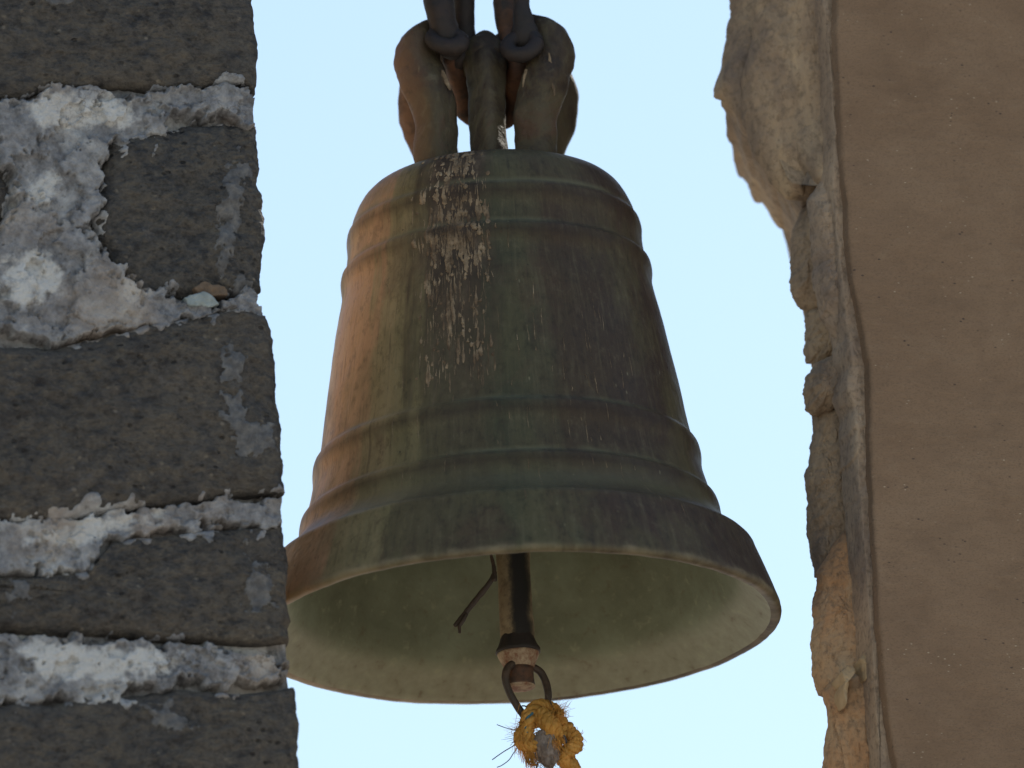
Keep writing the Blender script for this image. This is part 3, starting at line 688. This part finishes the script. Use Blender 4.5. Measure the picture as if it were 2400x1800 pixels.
# ------------------------------------------------------------------ iron hangers and beam
def iron_hanger(sgn, label):
    h = thing('iron_hanger', label, 'hanger', (0, 0, LIP_Z), group='iron hangers through the crown ears')
    if sgn < 0:
        fl = [at(938, -260, -140), at(944, -60, -140), at(948, 10, -142), at(956, 50, -140), at(966, 82, -128), at(978, 104, -100)]
        V, F = tube(fl, [33 * KD, 33 * KD, 32 * KD, 31 * KD, 33 * KD, 28 * KD], 44, 22, rough=.2, rscale=40, seed=2); mesh_obj('front_leg', V, F, M['iron'], h)
        bk = [at(1000, -260, -60), at(1001, -60, -58), at(1002, 20, -50), at(1003, 80, -40), at(1000, 118, -52), at(985, 122, -78)]
        V, F = tube(bk, [25 * KD, 24 * KD, 23 * KD, 24 * KD, 26 * KD, 26 * KD], 44, 20, rough=.16, rscale=40, seed=4); mesh_obj('back_leg', V, F, M['iron'], h)
        a = np.linspace(0, 2 * np.pi, 40); c = np.array(at(964, 84, -150))
        ring = [c + np.array((math.cos(x) * 31, math.sin(x) * 18, math.sin(x) * 22 + math.cos(x) * -6)) * KD for x in a]
    else:
        fl = [at(1128, -260, -140), at(1126, -60, -138), at(1127, 5, -138), at(1130, 45, -136), at(1136, 80, -126), at(1128, 112, -100)]
        V, F = tube(fl, [22 * KD, 18 * KD, 17 * KD, 23 * KD, 33 * KD, 28 * KD], 44, 22, rough=.2, rscale=40, seed=12); mesh_obj('front_leg', V, F, M['iron'], h)
        bk = [at(1088, -260, -60), at(1090, -60, -60), at(1091, 20, -56), at(1100, 62, -48), at(1112, 108, -56), at(1126, 120, -80)]
        V, F = tube(bk, [25 * KD, 24 * KD, 24 * KD, 24 * KD, 26 * KD, 26 * KD], 44, 20, rough=.16, rscale=40, seed=14); mesh_obj('back_leg', V, F, M['rusty'], h)
        a = np.linspace(0, 2 * np.pi, 40); c = np.array(at(1128, 96, -150))
        ring = [c + np.array((math.cos(x) * 30, math.sin(x) * 18, math.sin(x) * 26 + math.cos(x) * 5)) * KD for x in a]
    V, F = tube(ring, 18 * KD, 60, 18, rough=.22, rscale=40, cap=False); mesh_obj('eye', V, F, M['iron'], h)
iron_hanger(-1, 'dark iron hanger hooked through the left crown ear of the bell')
iron_hanger(1, 'dark iron hanger hooked through the right crown ear of the bell')
V, F = tube([at(978, 118, -70), at(990, 160, -40), at(998, 205, 10), at(1002, 232, 40), at(1026, 252, 58), at(1056, 258, 64), at(1090, 254, 58), at(1110, 232, 40), at(1114, 205, 10), at(1116, 165, -40), at(1122, 125, -70)],
            [24 * KD, 24 * KD, 22 * KD, 19 * KD, 18 * KD, 19 * KD, 22 * KD, 24 * KD, 24 * KD], 80, 20, rough=.15, rscale=40, seed=9)
o = mesh_obj('iron_stirrup', V, F, M['rusty']); o.location = (0, 0, LIP_Z); o['label'] = 'rusty iron stirrup bent under the crown between the two hangers'; o['category'] = 'stirrup'
beam = wall_thing('hanging_beam', 'dark timber beam above the bell carrying the hangers', 'beam')
bz = float(onto_wall([(300, -415)])[0][1]); v, f = box(-.40, 1.15, .16, .34, bz, bz + .16); mesh_obj('timber', v, f, M['wood'], beam, False)

# ------------------------------------------------------------------ clapper
def lathe(prof, mats, parent, name, seg=64, rough=0., cx=0., midx=None, rs=40, seed=0):
    P = np.array(prof, float); a = np.linspace(0, 2 * np.pi, seg, endpoint=False)
    rr = P[:, 0][:, None] * np.ones(seg); zz = P[:, 1][:, None] * np.ones(seg)
    q = np.stack([rr * np.cos(a) * KD, rr * np.sin(a) * KD, zz * KD], -1)
    if rough: rr = rr * (1 + rough * fbm(q * rs + seed, 3))
    V = np.stack([(cx + rr * np.cos(a)) * KD, rr * np.sin(a) * KD, zz * KD], -1).reshape(-1, 3)
    return mesh_obj(name, V, grid_faces(len(P), seg, True), mats, parent)
cl = thing('clapper', 'thick iron bell clapper with pale paint and black grease hanging inside the bell', 'clapper', (0, 0, LIP_Z))
CX = 3.0
sh = [(1, 920)] + [(36 + 2.5 * math.sin(k * .9) * .4 + (1 - k / 30) * 3, 920 - k * (955 / 30)) for k in range(31)]
lathe(sh, M['shaft'], cl, 'shaft', 56, .05, CX)
lathe([(34, -20), (36, -26), (39, -38), (43, -50), (47, -58), (48, -63), (46, -66), (30, -67)], M['iron'], cl, 'collar', 64, .07, CX, rs=70)
lathe([(20, -64), (45, -65.5), (44.5, -70), (42, -78), (37, -87), (33, -95), (31.5, -99), (20, -99)], M['paint'], cl, 'collar_underside', 64, .05, CX, rs=60)
lathe([(20, -95), (31.5, -96), (30.5, -110), (31, -122), (33, -134), (33, -139), (20, -139.5)], M['rusty'], cl, 'tip', 56, .06, CX, rs=60)
lathe([(32.6, -136), (33, -141), (31.5, -143.5), (16, -144), (1, -144)], M['paint'], cl, 'tip_end', 56, .04, CX, rs=60)
V, F = tube([at(1128, 1434, 10), at(1110, 1428, -22), at(1097, 1436, -36), at(1092, 1455, -40), at(1097, 1480, -40), at(1110, 1506, -38), at(1126, 1530, -34), at(1141, 1550, -26), at(1160, 1556, -14), at(1177, 1542, -2), at(1181, 1516, 6), at(1184, 1494, 10), at(1178, 1468, 16), at(1166, 1446, 18), at(1150, 1436, 14), at(1136, 1434, 10)],
            8.3 * KD, 90, 14, rough=.15, rscale=90)
mesh_obj('pull_ring', V, F, M['wire'], cl)

# bent strip of iron hanging beside the clapper
bw = thing('bent_wire', 'thin dark bent strip hanging beside the clapper inside the bell mouth', 'wire', (0, 0, LIP_Z))
V, F = tube([at(1046, 1120, -46), at(1052, 1160, -46), at(1060, 1192, -46), at(1067, 1222, -46), at(1069, 1250, -46)], [2.2 * KD, 2.4 * KD, 3 * KD, 4.5 * KD, 5.5 * KD], 30, 10, rough=.3, rscale=150); mesh_obj('wire', V, F, M['wire'], bw)
V, F = tube([at(1070, 1232, -46), at(1056, 1258, -40), at(1030, 1290, -30), at(1006, 1320, -24), at(984, 1347, -20)], [5 * KD, 6 * KD, 6.4 * KD, 6 * KD, 5 * KD], 30, 10, flat=.5, rough=.3, rscale=120); mesh_obj('strip', V, F, M['wire'], bw)
V, F = tube([at(1008, 1322, -26), at(998, 1340, -26), at(993, 1348, -26), at(994, 1362, -26)], [5 * KD, 5 * KD, 4 * KD, 3 * KD], 16, 8, rough=.3, rscale=150); mesh_obj('strip_end', V, F, M['wire'], bw)

# ------------------------------------------------------------------ rope
rope = thing('bell_rope', 'frayed orange rope knotted to the ring below the clapper', 'rope', (0, 0, LIP_Z))
def laid(path, R, name, turns, n=110, mat='rope', flat=1.0, seed=0, rough=.22, squash=None):
    """three strands laid round a path"""
    P = spline(path, n); T = np.gradient(P, axis=0); T /= np.linalg.norm(T, axis=1)[:, None]
    N = np.cross(T[0], (0.2, .9, .3)); N /= np.linalg.norm(N); fr_ = []
    for k in range(n):
        N = N - T[k] * np.dot(N, T[k]); N /= np.linalg.norm(N); fr_.append((N.copy(), np.cross(T[k], N)))
    s = np.linspace(0, 1, n); rad = R * (np.ones(n) if squash is None else np.interp(s, np.linspace(0, 1, len(squash)), squash))
    res = []; rad = rad * (1.0 if name == 'rope_tail' else .86)
    for j in range(4):
        ph = 2 * np.pi * (turns * 1.5 * s + j / 4.0) + .8 * fbm(np.stack([s * 5 + seed, 0 * s + j * 3.3, 0 * s], 1), 3)
        rad = rad * (1 + .0 * j); wob = 1 + .35 * fbm(np.stack([s * 7 + seed * 2, 0 * s + j * 5.1, 0 * s + 2], 1), 3)
        C = np.array([P[k] + rad[k] * wob[k] * .66 * (math.cos(ph[k]) * fr_[k][0] + math.sin(ph[k]) * fr_[k][1]) for k in range(n)])
        V, F = tube(C, rad * .46, n, 12, rough=rough + .2, rscale=170, seed=seed + j)
        res.append((V, F))
    V, F = join(res)
    o = mesh_obj(name, V, F, M[mat], rope); o['kind'] = 'stuff'; return o
laid([at(1148, 1600, -46), at(1138, 1568, -50), at(1146, 1534, -46), at(1168, 1520, -28), at(1192, 1530, -20), at(1206, 1556, -30), at(1204, 1585, -44), at(1190, 1602, -50)], 17 * KD, 'knot_loop', 2.6, seed=1, squash=[.8, 1, 1.1, 1.2, 1.25, 1.2, 1.1, .9])
laid([at(1160, 1548, -10), at(1140, 1556, -34), at(1124, 1574, -46), at(1124, 1594, -50), at(1142, 1602, -56), at(1166, 1594, -58), at(1188, 1576, -56)], 13 * KD, 'knot_turn', 2.0, seed=4)
laid([at(1166, 1530, -44), at(1176, 1545, -56), at(1192, 1560, -62), at(1206, 1582, -60)], 20 * KD, 'knot_wrap', 1.1, seed=6, squash=[.8, 1.1, 1.1, .7])
laid([at(1196, 1556, -20), at(1214, 1560, -20), at(1232, 1576, -26), at(1243, 1594, -34), at(1232, 1608, -42), at(1216, 1618, -38), at(1218, 1634, -30), at(1234, 1640, -26)], 17 * KD, 'hitch', 3.2, seed=8, squash=[.9, 1.1, 1.05, 1.0, 1.05, 1.0, 1.0, .7])
laid([at(1222, 1606, -14), at(1228, 1626, -16), at(1238, 1645, -24), at(1246, 1668, -34), at(1254, 1720, -70), at(1268, 1800, -160), at(1300, 2050, -560), at(1330, 2400, -900)], 11.5 * KD, 'rope_tail', 15, n=190, seed=10)
# grey knotted end
a = np.linspace(0, np.pi, 40)[:, None]; b_ = np.linspace(0, 2 * np.pi, 64, endpoint=False)[None]
D = np.stack([np.sin(a) * np.cos(b_) * 25, np.sin(a) * np.sin(b_) * 25, np.cos(a) * 36 * np.ones_like(b_)], -1) * KD
D = D * (1 + .35 * fbm(D * 70, 4) + .30 * fbm(D * 160 + 4, 3, ridged=True))[..., None]
V = (D + np.array(at(1180, 1606, -52))).reshape(-1, 3)
mesh_obj('grey_knot', V, grid_faces(40, 64, True), M['greyrope'], rope)['label'] = 'grey matted knotted rope end'
# frayed fibres
def fibres(name, n, src, dst, wob, r, mat, spread=6, seed=0):
    rs = random.Random(seed); res = []
    for k in range(n):
        a_ = np.array(at(src[0] + rs.gauss(0, spread), src[1] + rs.gauss(0, spread), src[2] + rs.gauss(0, spread)))
        e_ = np.array(at(dst[0] + rs.gauss(0, wob), dst[1] + rs.gauss(0, wob), dst[2] + rs.gauss(0, wob)))
        m_ = (a_ + e_) / 2 + np.array([rs.gauss(0, wob * .4) * KD for _ in range(3)])
        res.append(tube([a_, m_, e_], [r * KD, r * .8 * KD, r * .35 * KD], 9, 5, cap=False))
    V, F = join(res); o = mesh_obj(name, V, F, M[mat], rope); o['kind'] = 'stuff'
fibres('frayed_fibres', 150, (1140, 1584, -50), (1152, 1640, -50), 9, .75, 'rope', 8, 1)
fibres('frayed_fibres', 110, (1128, 1576, -48), (1134, 1616, -48), 10, .75, 'rope', 7, 2)
fibres('frayed_fibres', 50, (1150, 1560, -50), (1112, 1568, -50), 11, .6, 'rope', 14, 3)
fibres('frayed_fibres', 150, (1190, 1545, -50), (1210, 1528, -44), 12, .6, 'rope', 12, 4)
fibres('frayed_fibres', 130, (1194, 1560, -62), (1202, 1606, -62), 9, .75, 'rope', 7, 5)
fibres('frayed_fibres', 70, (1232, 1590, -35), (1246, 1590, -35), 12, .5, 'rope', 14, 6)
fibres('frayed_fibres', 60, (1180, 1625, -52), (1184, 1650, -52), 11, .5, 'greyrope', 12, 7)
fibres('frayed_fibres', 14, (1128, 1580, -48), (1104, 1584, -48), 9, .7, 'dark_thread', 6, 8)
for pts, r, mt, nm in (([(1130, 1586), (1110, 1600), (1090, 1612), (1078, 1620), (1064, 1630)], 1.1, 'dark_thread', 'loose_thread'), ([(1132, 1588), (1112, 1612), (1100, 1630), (1084, 1642), (1074, 1646)], 1.0, 'dark_thread', 'loose_thread'),
                       ([(1120, 1570), (1105, 1566), (1090, 1562), (1074, 1556)], .9, 'dark_thread', 'loose_thread'), ([(1134, 1624), (1140, 1636), (1150, 1642), (1160, 1640)], 1.9, 'dark_thread', 'loose_thread'), ([(1161, 1636), (1158, 1648), (1156, 1656)], 2.2, 'dark_thread', 'loose_thread'),
                       ([(1150, 1531), (1140, 1540), (1135, 1556), (1138, 1572)], 3.4, 'thread', 'blue_twine'), ([(1180, 1492), (1190, 1512), (1199, 1532)], 1.6, 'wire', 'tie_wire'), ([(1128, 1516), (1136, 1518), (1148, 1532)], 1.6, 'wire', 'tie_wire')):
    V, F = tube([at(x, y, -62 if nm == 'blue_twine' else -48) for x, y in pts], r * KD, 24, 8); mesh_obj(nm, V, F, M[mt], rope)
a = np.linspace(0, 2 * np.pi, 30)
V, F = tube([at(1210 + 10 * math.cos(x), 1594 + 16 * math.sin(x), -48 + 10 * math.sin(x)) for x in a], 4 * KD, 50, 8, rough=.3, rscale=150, cap=False); mesh_obj('dark_binding', V, F, M['dark_thread'], rope)
